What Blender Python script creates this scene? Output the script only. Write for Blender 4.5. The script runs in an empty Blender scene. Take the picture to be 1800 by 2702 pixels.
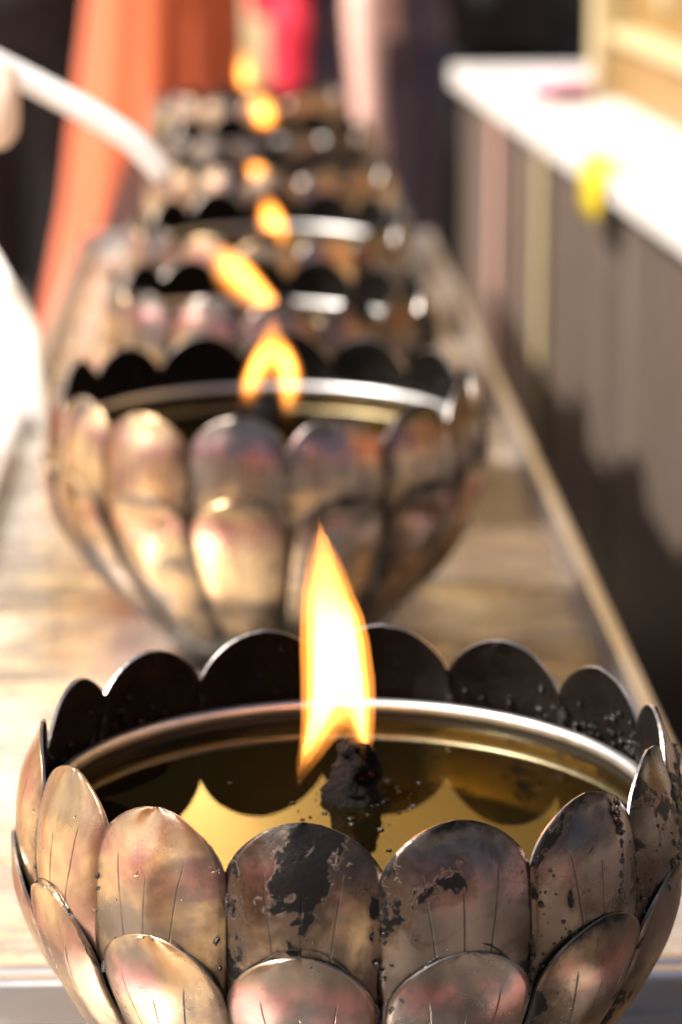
import bpy, bmesh, math, random
from mathutils import Vector, Matrix, noise
R = math.radians
random.seed(7)
sc = bpy.context.scene
C = sc.collection

# ------------------------------------------------------------------ camera, sky, sun, exposure
S = 1.4                                   # lamp scale: lamps 0.25 m across
TRAY_Z = 0.80                             # top of the tray floors
CAM_H = 1.287
cam = bpy.data.cameras.new('camera'); co = bpy.data.objects.new('camera', cam); C.objects.link(co)
cam.sensor_fit = 'VERTICAL'; cam.sensor_height = 36; cam.sensor_width = 24
cam.lens = 94.8; cam.clip_start = 0.02; cam.clip_end = 400
cam.dof.use_dof = True; cam.dof.focus_distance = 0.94; cam.dof.aperture_fstop = 7.2
co.location = (0, 0, CAM_H); co.rotation_euler = (R(90 - 14.27), 0, 0)
sc.camera = co

SUN = Vector((-0.62, -0.13, 0.77)).normalized()
elev = math.asin(SUN.z)
W = bpy.data.worlds.new('World'); sc.world = W; W.use_nodes = True
wn = W.node_tree.nodes; sky = wn.new('ShaderNodeTexSky'); sky.sky_type = 'NISHITA'; sky.sun_disc = False
sky.sun_elevation = elev; sky.sun_rotation = math.atan2(SUN.x, SUN.y); sky.dust_density = 5.0; sky.air_density = 0.8
W.node_tree.links.new(sky.outputs[0], wn['Background'].inputs[0]); wn['Background'].inputs[1].default_value = 0.075
sl = bpy.data.lights.new('sun', 'SUN'); sl.energy = 5.0; sl.angle = R(0.53); sl.color = (1, 0.94, 0.86)
so = bpy.data.objects.new('sun', sl); C.objects.link(so); so.location = (1, 2, 5)
so.rotation_euler = SUN.to_track_quat('Z', 'Y').to_euler()
sc.view_settings.view_transform = 'Standard'; sc.view_settings.look = 'None'
sc.view_settings.exposure = 1.08; sc.view_settings.gamma = 1
sc.cycles.use_denoising = True
sc.cycles.sample_clamp_indirect = 12
sc.cycles.max_bounces = 10; sc.cycles.transparent_max_bounces = 16; sc.cycles.volume_bounces = 0
sc.cycles.volume_step_rate = 0.5

# ------------------------------------------------------------------ node helpers
class NT:
    def __init__(s, name):
        s.m = bpy.data.materials.new(name); s.m.use_nodes = True
        s.t = s.m.node_tree; s.b = s.t.nodes['Principled BSDF']; s.out = s.t.nodes['Material Output']
    def n(s, typ, **kw):
        x = s.t.nodes.new('ShaderNode' + typ)
        for k, v in kw.items(): setattr(x, k, v)
        return x
    def put(s, sock, v):
        if isinstance(v, bpy.types.NodeSocket): s.t.links.new(v, sock)
        elif isinstance(v, (tuple, list)) and len(v) == 3 and sock.type == 'RGBA': sock.default_value = (*v, 1)
        else: sock.default_value = v
    def math(s, op, a, b=0.0, c=0.0, clamp=False):
        x = s.n('Math', operation=op, use_clamp=clamp)
        s.put(x.inputs[0], a); s.put(x.inputs[1], b); s.put(x.inputs[2], c); return x.outputs[0]
    def step(s, v, lo, hi):
        x = s.n('MapRange', interpolation_type='SMOOTHSTEP')
        s.put(x.inputs[0], v); s.put(x.inputs[1], lo); s.put(x.inputs[2], hi); return x.outputs[0]
    def noise(s, vec, scale, detail=3, rough=0.5, dist=0.0):
        x = s.n('TexNoise'); x.inputs['Scale'].default_value = scale; x.inputs['Detail'].default_value = detail
        x.inputs['Roughness'].default_value = rough; x.inputs['Distortion'].default_value = dist
        if vec is not None: s.put(x.inputs['Vector'], vec)
        return x.outputs[0]
    def ramp(s, v, stops):
        x = s.n('ValToRGB'); e = x.color_ramp.elements
        while len(e) < len(stops): e.new(0.5)
        for el, (p, c) in zip(e, stops): el.position = p; el.color = (*c, 1)
        s.put(x.inputs[0], v); return x.outputs[0]
    def mix(s, f, a, b):
        x = s.n('Mix', data_type='RGBA'); s.put(x.inputs[0], f); s.put(x.inputs[6], a); s.put(x.inputs[7], b); return x.outputs[2]
    def mixf(s, f, a, b):
        x = s.n('Mix', data_type='FLOAT'); s.put(x.inputs[0], f); s.put(x.inputs[2], a); s.put(x.inputs[3], b); return x.outputs[0]
    def map(s, vec, scale=(1, 1, 1), loc=(0, 0, 0)):
        x = s.n('Mapping'); s.put(x.inputs[0], vec); s.put(x.inputs['Scale'], scale); s.put(x.inputs['Location'], loc); return x.outputs[0]
    def bump(s, h, strength, dist):
        x = s.n('Bump'); x.inputs['Strength'].default_value = strength; x.inputs['Distance'].default_value = dist
        s.put(x.inputs['Height'], h); s.t.links.new(x.outputs[0], s.b.inputs['Normal']); return x
    def set(s, **kw):
        for k, v in kw.items(): s.put(s.b.inputs[k.replace('_', ' ')], v)
        return s.m
    def obj(s): return s.n('TexCoord').outputs['Object']

# ------------------------------------------------------------------ materials
def mat_petal():
    t = NT('heat tinted steel')
    uv = t.n('UVMap'); sp = t.n('SeparateXYZ'); t.put(sp.inputs[0], uv.outputs[0]); U, V = sp.outputs[0], sp.outputs[1]
    oi = t.n('ObjectInfo'); sc_ = t.n('SeparateColor'); t.put(sc_.inputs[0], oi.outputs['Color'])
    soot_amt, warm, seed = sc_.outputs[0], sc_.outputs[1], sc_.outputs[2]
    off = t.n('CombineXYZ'); t.put(off.inputs[0], t.math('MULTIPLY', seed, 37.0)); t.put(off.inputs[1], t.math('MULTIPLY', seed, 19.0))
    ad = t.n('VectorMath', operation='ADD'); t.put(ad.inputs[0], t.obj()); t.put(ad.inputs[1], off.outputs[0]); P = ad.outputs[0]
    n1 = t.noise(P, 16, 4, 0.55, 0.4)
    n1b = t.noise(P, 40, 5, 0.6)
    # temper colours: silver - straw - rose - brown
    k = t.math('ADD', t.math('SUBTRACT', t.math('MULTIPLY', n1, 1.7), 0.42), t.math('MULTIPLY', warm, 0.55))  # warm also carries the sunlit gold painted on left petals
    k = t.math('ADD', k, t.math('MULTIPLY', n1b, 0.25))
    k = t.math('SUBTRACT', k, 0.32)
    tint = t.ramp(k, [(0.0, (0.13, 0.118, 0.115)), (0.25, (0.19, 0.168, 0.158)), (0.46, (0.26, 0.215, 0.18)), (0.66, (0.74, 0.52, 0.29)), (0.85, (0.42, 0.27, 0.19)), (1.0, (0.30, 0.18, 0.15))])
    # rosy band below the tip where the flame heats the steel
    rose = t.math('MULTIPLY', t.math('MULTIPLY', t.step(V, 0.10, 0.24), t.math('SUBTRACT', 1.0, t.step(V, 0.26, 0.46))), t.step(n1b, 0.40, 0.62))
    tint = t.mix(t.math('MULTIPLY', rose, 0.75), tint, (0.55, 0.24, 0.23))
    # grime film, denser towards the petal edges
    absU = t.math('ABSOLUTE', U)
    grime = t.step(t.math('ADD', t.noise(P, 55, 8, 0.7), t.math('MULTIPLY', t.math('POWER', absU, 5.0), 0.16)), 0.52, 0.80)
    tint = t.mix(t.math('MULTIPLY', grime, 0.55), tint, (0.12, 0.085, 0.065))
    dusk = t.math('MULTIPLY', t.step(soot_amt, 0.3, 0.75), t.step(t.noise(P, 26, 5, 0.6), 0.30, 0.62))
    tint = t.mix(t.math('MULTIPLY', dusk, 0.85), tint, (0.105, 0.080, 0.068))
    # smoky brown film settled round the seams and the foot of the petal
    sm = t.noise(P, 22, 6, 0.6, 0.5)
    film = t.step(t.math('ADD', t.math('ADD', sm, t.math('MULTIPLY', t.math('POWER', absU, 3.0), 0.22)), t.math('MULTIPLY', t.math('ABSOLUTE', t.math('SUBTRACT', V, 0.45)), 0.22)), 0.48, 0.86)
    tint = t.mix(t.math('MULTIPLY', film, 0.85), tint, (0.045, 0.030, 0.022))
    # baked soot flakes with ragged edges
    n2 = t.math('ADD', t.math('MULTIPLY', t.noise(P, 30, 6, 0.6, 0.9), 0.80), t.math('MULTIPLY', t.noise(P, 150, 8, 0.7, 0.4), 0.22))
    thr = t.math('SUBTRACT', 0.86, t.math('MULTIPLY', soot_amt, 0.42))
    n2 = t.math('ADD', n2, t.math('MULTIPLY', t.math('POWER', absU, 6.0), 0.10))
    soot = t.step(n2, thr, t.math('ADD', thr, 0.030))
    tipk = t.math('MULTIPLY', t.math('SUBTRACT', 1.0, t.step(t.math('ADD', V, t.math('MULTIPLY', t.noise(P, 60, 6, 0.7), 0.30)), 0.17, 0.27)), t.step(soot_amt, 0.33, 0.40))
    soot = t.math('MAXIMUM', soot, tipk)
    # pits
    pits = t.step(t.noise(P, 210, 3, 0.6), 0.70, 0.735)
    # three chased veins
    vn = t.math('MULTIPLY', t.noise(P, 45, 3), 0.045)
    lines = None
    for c0, c1, lo in ((0.0, 0.0, 0.30), (0.56, -0.36, 0.22), (-0.56, 0.36, 0.22)):
        tgt = t.math('ADD', t.math('MULTIPLY', t.math('MINIMUM', V, 0.9), c1), c0 - 0.022)
        d = t.math('ABSOLUTE', t.math('SUBTRACT', t.math('SUBTRACT', U, vn), tgt))
        l = t.math('SUBTRACT', 1.0, t.step(d, 0.004, 0.017))
        l = t.math('MULTIPLY', l, t.step(V, lo, lo + 0.05))
        lines = l if lines is None else t.math('MAXIMUM', lines, l)
    lines = t.math('MULTIPLY', lines, t.math('ADD', 0.35, t.math('MULTIPLY', t.step(t.noise(P, 80, 2), 0.3, 0.5), 0.65)))
    dark = t.math('MAXIMUM', t.math('MAXIMUM', soot, t.math('MULTIPLY', lines, 0.85)), t.math('MULTIPLY', pits, 0.8))
    halo = t.step(n2, t.math('SUBTRACT', thr, 0.10), thr)
    tint = t.mix(t.math('MULTIPLY', halo, 0.65), tint, (0.07, 0.045, 0.032))
    col = t.mix(dark, tint, (0.005, 0.004, 0.004))
    rough = t.math('ADD', 0.18, t.math('MULTIPLY', t.noise(P, 35, 6, 0.65), 0.22))
    rough = t.math('ADD', rough, t.math('MULTIPLY', grime, 0.15))
    brush = t.noise(t.map(uv.outputs[0], (3, 160, 1)), 3.0, 3, 0.6)
    fine = t.noise(P, 160, 5, 0.7)
    dents = t.noise(P, 38, 2, 0.5)
    h = t.math('ADD', t.math('MULTIPLY', fine, 0.10), t.math('MULTIPLY', dents, 0.45))
    h = t.math('ADD', h, t.math('MULTIPLY', brush, 0.035))
    h = t.math('ADD', h, t.math('MULTIPLY', soot, t.math('ADD', 0.03, t.math('MULTIPLY', t.noise(P, 260, 4, 0.7), 0.35))))
    h = t.math('SUBTRACT', h, t.math('MULTIPLY', lines, 0.30))
    h = t.math('SUBTRACT', h, t.math('MULTIPLY', pits, 0.25))
    t.bump(h, 0.55, 0.0022)
    return t.set(Base_Color=col, Metallic=t.math('MULTIPLY', t.math('SUBTRACT', 1.0, t.math('MULTIPLY', dark, 0.95)), 0.94), Roughness=t.mixf(soot, rough, 0.5), Specular_IOR_Level=t.mixf(soot, 0.5, 0.15))

def mat_soot(name, lump=0.6, rough=0.5, spec=0.08):
    t = NT(name); P = t.obj()
    n = t.noise(P, 60, 6, 0.7)
    col = t.ramp(n, [(0.35, (0.0045, 0.004, 0.004)), (0.62, (0.009, 0.007, 0.006)), (0.8, (0.026, 0.015, 0.008))])
    t.bump(t.noise(P, 170, 6, 0.7), lump, 0.0022)
    return t.set(Base_Color=col, Roughness=rough, Metallic=0.0, Specular_IOR_Level=spec)

def mat_metal(name, col, rough, var=0.15, scale=30):
    t = NT(name); P = t.obj(); n = t.noise(P, scale, 5, 0.6)
    c = t.mix(n, tuple(x * (1 - var * 2) for x in col), tuple(min(1, x * (1 + var)) for x in col))
    t.bump(t.noise(P, scale * 6, 3), 0.15, 0.0008)
    return t.set(Base_Color=c, Metallic=1.0, Roughness=t.math('ADD', rough - 0.06, t.math('MULTIPLY', n, 0.14)))

def mat_tray():
    t = NT('oily stainless sheet'); P = t.obj()
    n = t.noise(P, 5, 5, 0.6, 0.6); n2 = t.noise(t.map(P, (6, 22, 6)), 1.6, 5, 0.6, 0.5)
    col = t.ramp(n, [(0.32, (0.24, 0.20, 0.16)), (0.46, (0.50, 0.44, 0.37)), (0.58, (0.93, 0.89, 0.82))])
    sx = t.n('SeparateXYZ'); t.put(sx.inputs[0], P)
    brown_reflect = t.step(t.math('ADD', t.noise(P, 3.2, 6, 0.65, 0.4), t.math('MULTIPLY', sx.outputs[0], 1.1)), 0.50, 0.70)   # brown reflection painted into the sheet, stronger to the right
    col = t.mix(t.math('MULTIPLY', brown_reflect, 0.65), col, (0.115, 0.060, 0.028))
    h = t.math('ADD', t.math('MULTIPLY', n2, 1.0), t.math('MULTIPLY', n, 0.3))
    t.bump(h, 0.6, 0.0110)
    return t.set(Base_Color=col, Metallic=t.math('SUBTRACT', 0.80, t.math('MULTIPLY', brown_reflect, 0.2)), Roughness=t.math('ADD', 0.05, t.math('MULTIPLY', n, 0.14)))

def mat_plain(name, col, rough=0.8, var=0.2, scale=8, bump=0.0, metal=0.0, sheen=0.0):
    t = NT(name); P = t.obj(); n = t.noise(P, scale, 5, 0.6)
    c = t.mix(n, tuple(x * (1 - var) for x in col), tuple(min(1, x * (1 + var)) for x in col))
    if bump: t.bump(t.noise(P, scale * 4, 4), bump, 0.004)
    return t.set(Base_Color=c, Roughness=rough, Metallic=metal, Sheen_Weight=sheen)

def mat_pan():
    t = NT('varnished pan with sun patch'); P = t.obj(); n = t.noise(P, 30, 6, 0.65); n2 = t.noise(t.map(P, (30, 30, 90)), 1.0, 5, 0.65)
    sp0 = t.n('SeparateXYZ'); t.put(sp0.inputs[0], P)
    sun_patch = t.math('MULTIPLY', t.step(n2, 0.38, 0.52), t.math('MULTIPLY', t.math('MULTIPLY', t.step(sp0.outputs[0], 0.028, 0.042), t.step(sp0.outputs[2], 0.101, 0.104)), t.step(sp0.outputs[1], 0.050, 0.062)))                              # sunlit patch painted gold on the right-back wall, over baked varnish
    col = t.mix(sun_patch, t.mix(n, (0.020, 0.013, 0.005), (0.060, 0.036, 0.013)), (0.85, 0.68, 0.36))
    sx = t.n('SeparateXYZ'); t.put(sx.inputs[0], P); col = t.mix(t.step(sx.outputs[2], 0.1245, 0.1260), col, (0.012, 0.010, 0.008))
    t.bump(t.noise(P, 150, 4), 0.2, 0.001)
    return t.set(Base_Color=col, Metallic=t.math('MULTIPLY', t.math('SUBTRACT', 1.0, t.step(sx.outputs[2], 0.1245, 0.1260)), t.math('ADD', 0.55, t.math('MULTIPLY', sun_patch, 0.35))), Roughness=0.36)

def mat_wax():
    t = NT('white wax'); n = t.noise(t.obj(), 20, 3)
    t.set(Subsurface_Weight=1.0, Subsurface_Radius=(1.0, 0.9, 0.8), Subsurface_Scale=0.04)
    return t.set(Base_Color=t.mix(n, (0.95, 0.945, 0.93), (0.98, 0.975, 0.96)), Roughness=0.5, Specular_IOR_Level=0.9)

def mat_cotton():
    t = NT('thin white cotton'); n = t.noise(t.obj(), 20, 3)
    t.set(Subsurface_Weight=0.3, Subsurface_Radius=(1.0, 0.85, 0.7), Subsurface_Scale=0.004)
    return t.set(Base_Color=t.mix(n, (0.90, 0.86, 0.80), (0.95, 0.92, 0.87)), Roughness=0.9)

def mat_oil():
    t = NT('amber lamp oil'); t.t.nodes.remove(t.b)
    fr = t.n('Fresnel'); fr.inputs[0].default_value = 1.6
    tr = t.n('BsdfTransparent'); tr.inputs[0].default_value = (0.74, 0.56, 0.20, 1)
    gl = t.n('BsdfGlossy'); gl.inputs['Roughness'].default_value = 0.012; gl.inputs[0].default_value = (1.0, 0.86, 0.52, 1)
    bp = t.n('Bump'); bp.inputs['Strength'].default_value = 0.05; bp.inputs['Distance'].default_value = 0.002
    t.put(bp.inputs['Height'], t.noise(t.obj(), 14, 2)); t.put(gl.inputs['Normal'], bp.outputs[0]); t.put(fr.inputs['Normal'], bp.outputs[0])
    df = t.n('BsdfDiffuse'); df.inputs[0].default_value = (0.05, 0.036, 0.012, 1)
    m0 = t.n('MixShader'); m0.inputs[0].default_value = 0.07; t.put(m0.inputs[1], tr.outputs[0]); t.put(m0.inputs[2], df.outputs[0])
    mx = t.n('MixShader'); t.put(mx.inputs[0], fr.outputs[0]); t.put(mx.inputs[1], m0.outputs[0]); t.put(mx.inputs[2], gl.outputs[0])
    t.put(t.out.inputs['Surface'], mx.outputs[0]); return t.m

def mat_flame(name, k, core=None, zfade=(0.05, 0.1)):
    """burning gas: a volume that glows; a cool core cone over the wick, thinner towards the tip"""
    t = NT(name); t.t.nodes.remove(t.b)
    em = t.n('Emission'); sp = t.n('SeparateXYZ'); t.put(sp.inputs[0], t.obj()); z = sp.outputs[2]
    st = t.math('MULTIPLY', t.math('SUBTRACT', 1.0, t.math('MULTIPLY', t.step(z, zfade[0], zfade[1]), 0.88)), k)
    st = t.math('MULTIPLY', st, t.math('ADD', 0.10, t.math('MULTIPLY', t.step(z, -0.004, 0.035), 0.90)))
    if core:
        x0, r0, zt = core
        dx = t.math('SUBTRACT', sp.outputs[0], x0)
        rr = t.math('SQRT', t.math('ADD', t.math('MULTIPLY', dx, dx), t.math('MULTIPLY', sp.outputs[1], sp.outputs[1])))
        cr = t.math('MULTIPLY', t.math('SUBTRACT', 1.0, t.math('DIVIDE', z, zt)), r0)
        st = t.math('MULTIPLY', st, t.math('ADD', 0.05, t.math('MULTIPLY', t.step(t.math('SUBTRACT', rr, cr), -0.003, 0.003), 0.95)))
    st = t.math('MULTIPLY', st, t.math('ADD', 0.45, t.math('MULTIPLY', t.noise(t.map(t.obj(), (230, 230, 34)), 1.0, 2, 0.5, 0.6), 1.1)))
    em.inputs[0].default_value = (1.0, 0.32, 0.05, 1); t.put(em.inputs[1], st)
    t.put(t.out.inputs['Volume'], em.outputs[0]); return t.m

def mat_glow_wick():
    t = NT('charred wick'); P = t.obj()
    n = t.noise(P, 120, 6, 0.7)
    t.bump(t.noise(P, 260, 6, 0.75), 1.0, 0.004)
    em = t.math('MULTIPLY', t.step(t.noise(P, 420, 3), 0.68, 0.76), 0.12)
    t.set(Emission_Color=(1.0, 0.05, 0.02), Emission_Strength=em)
    return t.set(Base_Color=t.ramp(n, [(0.3, (0.003, 0.003, 0.003)), (0.7, (0.010, 0.008, 0.008))]), Roughness=0.5, Specular_IOR_Level=0.12)

M = dict(
    petal=mat_petal(), soot=mat_soot('soot film'), crust=mat_soot('oily soot crust', 0.9, 0.22, 0.5), edge=mat_metal('cut steel edge', (0.50, 0.46, 0.43), 0.36, 0.45, 70),
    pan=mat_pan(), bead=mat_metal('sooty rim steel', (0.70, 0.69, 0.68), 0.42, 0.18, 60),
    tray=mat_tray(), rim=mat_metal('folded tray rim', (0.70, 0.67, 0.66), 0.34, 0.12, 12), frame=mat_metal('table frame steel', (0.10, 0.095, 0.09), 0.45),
    oil=mat_oil(), wick=mat_glow_wick(),
    ground=mat_plain('warm stone paving', (0.50, 0.40, 0.29), 0.7, 0.25, 1.5, 0.2),
    stone=None, orange=mat_plain('saffron cloth', (0.52, 0.10, 0.030), 0.85, 0.15, 6, 0.3, sheen=0.2),
    saffron=mat_plain('yellow saffron cloth', (0.80, 0.36, 0.06), 0.85, 0.15, 6, 0.3, sheen=0.2),
    black=mat_plain('black cloth', (0.010, 0.010, 0.013), 0.9, 0.2), red=mat_plain('crimson cloth', (0.62, 0.012, 0.04), 0.8, 0.15, 6, 0.2),
    purple=mat_plain('dusky purple cloth', (0.085, 0.06, 0.085), 0.9, 0.2, 10, 0.2), grey=mat_plain('pale grey cloth', (0.5, 0.48, 0.5), 0.9),
    skin=mat_plain('skin', (0.56, 0.33, 0.27), 0.5, 0.08, 10), skin2=mat_plain('tanned skin', (0.42, 0.16, 0.10), 0.5, 0.08, 10),
    skin3=mat_plain('fair skin', (0.86, 0.64, 0.50), 0.5, 0.06, 10), hair=mat_plain('black hair', (0.012, 0.010, 0.010), 0.45),
    wax=mat_wax(), gold=mat_plain('gilded plaster', (0.30, 0.18, 0.06), 0.45, 0.35, 12, 0.4, 0.25),
    cream=mat_plain('cream painted stone', (0.44, 0.35, 0.19), 0.6, 0.12, 10), marble=mat_plain('pale marble', (0.60, 0.565, 0.53), 0.4, 0.22, 7),
    whitecloth=mat_cotton(), gilt=mat_plain('gilded copper', (0.50, 0.34, 0.12), 0.4, 0.2, 2, 0.2, 0.35), maroon=mat_plain('maroon lacquer', (0.16, 0.02, 0.04), 0.4), pink=mat_plain('pink cloth', (0.70, 0.42, 0.50), 0.8), tape=mat_plain('yellow plastic', (0.78, 0.58, 0.02), 0.4, 0.08),
)
def mat_stone():
    t = NT('polished brown granite'); P = t.obj()
    n = t.noise(P, 9, 6, 0.6); s = t.noise(t.map(P, (14, 14, 0.5)), 1.5, 4, 0.6)
    col = t.mix(n, (0.060, 0.043, 0.034), (0.105, 0.077, 0.062)); col = t.mix(t.step(s, 0.45, 0.75), col, (0.15, 0.115, 0.09))
    return t.set(Base_Color=col, Roughness=0.5, Specular_IOR_Level=0.25)
M['stone'] = mat_stone()

# ------------------------------------------------------------------ mesh helpers
def link(name, me, mats, parent=None, smooth=True):
    for m in (mats if isinstance(mats, (list, tuple)) else [mats]): me.materials.append(m)
    if smooth: me.polygons.foreach_set('use_smooth', [True] * len(me.polygons))
    o = bpy.data.objects.new(name, me); C.objects.link(o); o.parent = parent; return o
def from_bm(name, bm, mats, parent=None, smooth=False):
    bmesh.ops.recalc_face_normals(bm, faces=bm.faces[:])
    me = bpy.data.meshes.new(name); bm.to_mesh(me); bm.free(); return link(name, me, mats, parent, smooth)
def pydata(name, v, f, mats, parent=None, smooth=True, fix=True):
    me = bpy.data.meshes.new(name); me.from_pydata(v, [], f); me.update()
    if fix:
        bm = bmesh.new(); bm.from_mesh(me); bmesh.ops.recalc_face_normals(bm, faces=bm.faces[:]); bm.to_mesh(me); bm.free()
    return link(name, me, mats, parent, smooth)
def tag(o, label=None, cat=None, group=None, kind=None):
    if label: o['label'] = label
    if cat: o['category'] = cat
    if group: o['group'] = group
    if kind: o['kind'] = kind
    return o
def empty(name, loc=(0, 0, 0), rz=0.0):
    o = bpy.data.objects.new(name, None); C.objects.link(o); o.location = loc; o.rotation_euler = (0, 0, rz); o.empty_display_size = 0.05; return o
def bm_box(bm, c, s, rz=0.0, bevel=0.0):
    r = bmesh.ops.create_cube(bm, size=1.0, matrix=Matrix.Translation(c) @ Matrix.Rotation(rz, 4, 'Z') @ Matrix.Diagonal((*s, 1)))
    if bevel:
        es = list({e for v in r['verts'] for e in v.link_edges})
        bmesh.ops.bevel(bm, geom=es, offset=bevel, segments=3, affect='EDGES', profile=0.6)
def box(name, c, s, mat, parent=None, rz=0.0, bevel=0.0):
    bm = bmesh.new(); bm_box(bm, c, s, rz, bevel); return from_bm(name, bm, mat, parent)
def revolve(name, prof, mats, parent=None, n=96, mi=None, closed=False):
    v = []; f = []; k = len(prof)
    for i in range(n):
        a = 2 * math.pi * i / n
        for r, z in prof: v.append((r * math.cos(a), r * math.sin(a), z))
    for i in range(n):
        j = (i + 1) % n
        for q in range(k if closed else k - 1):
            p = (q + 1) % k; f.append((i * k + q, j * k + q, j * k + p, i * k + p))
    return pydata(name, v, f, mats, parent, True, fix=True)
def catmull(pts, sub):
    pts = [Vector(p) for p in pts]; out = []
    for i in range(len(pts) - 1):
        a, b = pts[max(i - 1, 0)], pts[i]; c, d = pts[i + 1], pts[min(i + 2, len(pts) - 1)]
        for k in range(sub):
            t = k / sub
            out.append(0.5 * (2 * b + (c - a) * t + (2 * a - 5 * b + 4 * c - d) * t * t + (3 * b - 3 * c + d - a) * t ** 3))
    out.append(pts[-1]); return out
def tube_into(v, f, pts, rads, n=14, flat=1.0):
    pts = [Vector(p) for p in pts]; base = len(v); m = len(pts)
    for i, p in enumerate(pts):
        d = (pts[min(i + 1, m - 1)] - pts[max(i - 1, 0)]).normalized()
        a = d.cross(Vector((0, 1, 0))); a = a.normalized() if a.length > 1e-4 else Vector((1, 0, 0)); b = d.cross(a).normalized()
        for k in range(n):
            t = 2 * math.pi * k / n; q = p + a * math.cos(t) * rads[i] + b * math.sin(t) * rads[i] * flat; v.append(tuple(q))
    for i in range(m - 1):
        for k in range(n):
            j = (k + 1) % n; f.append((base + i * n + k, base + i * n + j, base + (i + 1) * n + j, base + (i + 1) * n + k))
    f.append(tuple(base + k for k in range(n))[::-1]); f.append(tuple(base + (m - 1) * n + k for k in range(n)))
def blobby(name, chains, mat, parent=None, voxel=0.002, smooth_it=6, flat=1.0, n=14, sub=4):
    """union of tapered limbs -> one continuous skin"""
    v = []; f = []
    for ch in chains:
        pts = catmull([c[:3] for c in ch], sub); rr = catmull([(c[3], 0, 0) for c in ch], sub)
        tube_into(v, f, pts, [max(r.x, 1e-4) for r in rr], n, flat)
    o = pydata(name, v, f, mat, parent, True, True)
    m = o.modifiers.new('union', 'REMESH'); m.mode = 'VOXEL'; m.voxel_size = voxel; m.use_smooth_shade = True
    if smooth_it: m = o.modifiers.new('soften', 'SMOOTH'); m.factor = 0.5; m.iterations = smooth_it
    return o
def loft(name, rings, mat, parent=None, n=40, fold=0.0, nf=9, seed=0, cap=True):
    """cloth tube: rings (cx, cy, z, rx, ry) with vertical folds"""
    v = []; f = []
    for i, (cx, cy, z, rx, ry) in enumerate(rings):
        for k in range(n):
            a = 2 * math.pi * k / n
            w = 1 + fold * math.sin(nf * a + seed + 0.5 * i) + fold * 0.7 * noise.noise((math.cos(a) * 2 + seed, math.sin(a) * 2, z * 2.2))
            v.append((cx + rx * w * math.cos(a), cy + ry * w * math.sin(a), z))
    for i in range(len(rings) - 1):
        for k in range(n):
            j = (k + 1) % n; f.append((i * n + k, i * n + j, (i + 1) * n + j, (i + 1) * n + k))
    if cap: f.append(tuple(range(n))); f.append(tuple((len(rings) - 1) * n + k for k in range(n)))
    return pydata(name, v, f, mat, parent)

# ------------------------------------------------------------------ setting: ground
gm = bmesh.new(); bmesh.ops.create_grid(gm, x_segments=1, y_segments=1, size=150)
tag(from_bm('ground', gm, M['ground']), kind='structure')

# ------------------------------------------------------------------ golden chedi added beyond the people, for amber reflections in oil and trays
st = empty('added_stupa', (1.0, 17.0, 0)); tag(st, 'golden tiered chedi added beyond the people for amber reflections in the lamp oil', 'added_stupa')
revolve('added_stupa_platform', [(0.001, 0.0), (7.2, 0.0), (7.2, 0.9), (6.6, 0.95), (6.6, 1.5), (0.001, 1.5)], M['cream'], st, 8)
revolve('added_stupa_tiers', [(6.0, 1.51), (6.0, 2.4), (5.6, 2.5), (5.6, 3.2), (5.1, 3.3), (5.1, 4.0), (4.6, 4.1), (4.6, 4.8), (0.001, 4.8)], M['gilt'], st, 8)
revolve('added_stupa_bell', [(4.2, 4.81), (4.1, 5.2), (3.6, 6.0), (3.2, 7.2), (2.6, 8.4), (1.6, 9.2), (1.2, 9.6), (0.001, 9.6)], M['gilt'], st, 32)
revolve('added_stupa_spire', [(1.1, 9.61), (0.9, 10.4), (0.6, 12.0), (0.25, 14.5), (0.001, 16.0)], M['gilt'], st, 24)

# ------------------------------------------------------------------ trays on a steel table
ROW = math.atan(0.036)                     # the row drifts to the left going away
def xc(y): return (-0.024 - 0.036 * (y / S - 0.98)) * S
def make_tray(y0, y1, label, Wd=0.42):
    ym = (y0 + y1) / 2; L = (y1 - y0); rh = 0.017; rt = 0.0105
    t = empty('tray', (xc(ym), ym, TRAY_Z), ROW); tag(t, label, 'tray', 'steel trays in a row')
    bm = bmesh.new(); bmesh.ops.create_grid(bm, x_segments=28, y_segments=max(20, int(L * 80)), size=0.5, matrix=Matrix.Diagonal((Wd - 0.004, L - 0.004, 1, 1)))
    for v in bm.verts: v.co.z = 0.0022 * noise.noise((v.co.x * 6, v.co.y * 13 + ym, 0.3)) - 0.0022
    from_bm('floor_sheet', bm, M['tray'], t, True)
    for sx in (-1, 1): box('rim', (sx * (Wd / 2 - rt / 2), 0, rh / 2 - 0.004), (rt, L, rh + 0.008), M['rim'], t, 0, 0.0035)
    for sy in (-1, 1): box('rim', (0, sy * (L / 2 - rt / 2), rh / 2 - 0.004), (Wd - 2 * rt - 0.001, rt, rh + 0.007), M['rim'], t, 0, 0.0035)
    return t
DIV = 1.063
make_tray(0.62, DIV, 'near steel tray under the sharp front oil lamp')
make_tray(DIV + 0.001, 3.215, 'long steel tray under the middle oil lamps, orange robe behind its far end')
make_tray(3.225, 4.05, 'far steel tray under the most distant oil lamp', 0.27)
tb = empty('steel_table', (xc(2.4), 2.4, 0), ROW); tag(tb, 'steel table frame carrying the row of trays', 'table')
box('table_top', (0, 0, TRAY_Z - 0.024), (0.40, 3.6, 0.03), M['frame'], tb)
for sx in (-1, 1): box('shade_panel', (sx * 0.19, 0, (TRAY_Z - 0.04) / 2), (0.006, 3.5, TRAY_Z - 0.045), M['frame'], tb)  # added to keep light from under the table out of the wall gap
for sx in (-1, 1):
    for y in (-1.7, 0, 1.7): box('leg', (sx * 0.17, y, (TRAY_Z - 0.04) / 2), (0.035, 0.035, TRAY_Z - 0.04), M['frame'], tb, 0, 0.004)

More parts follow.
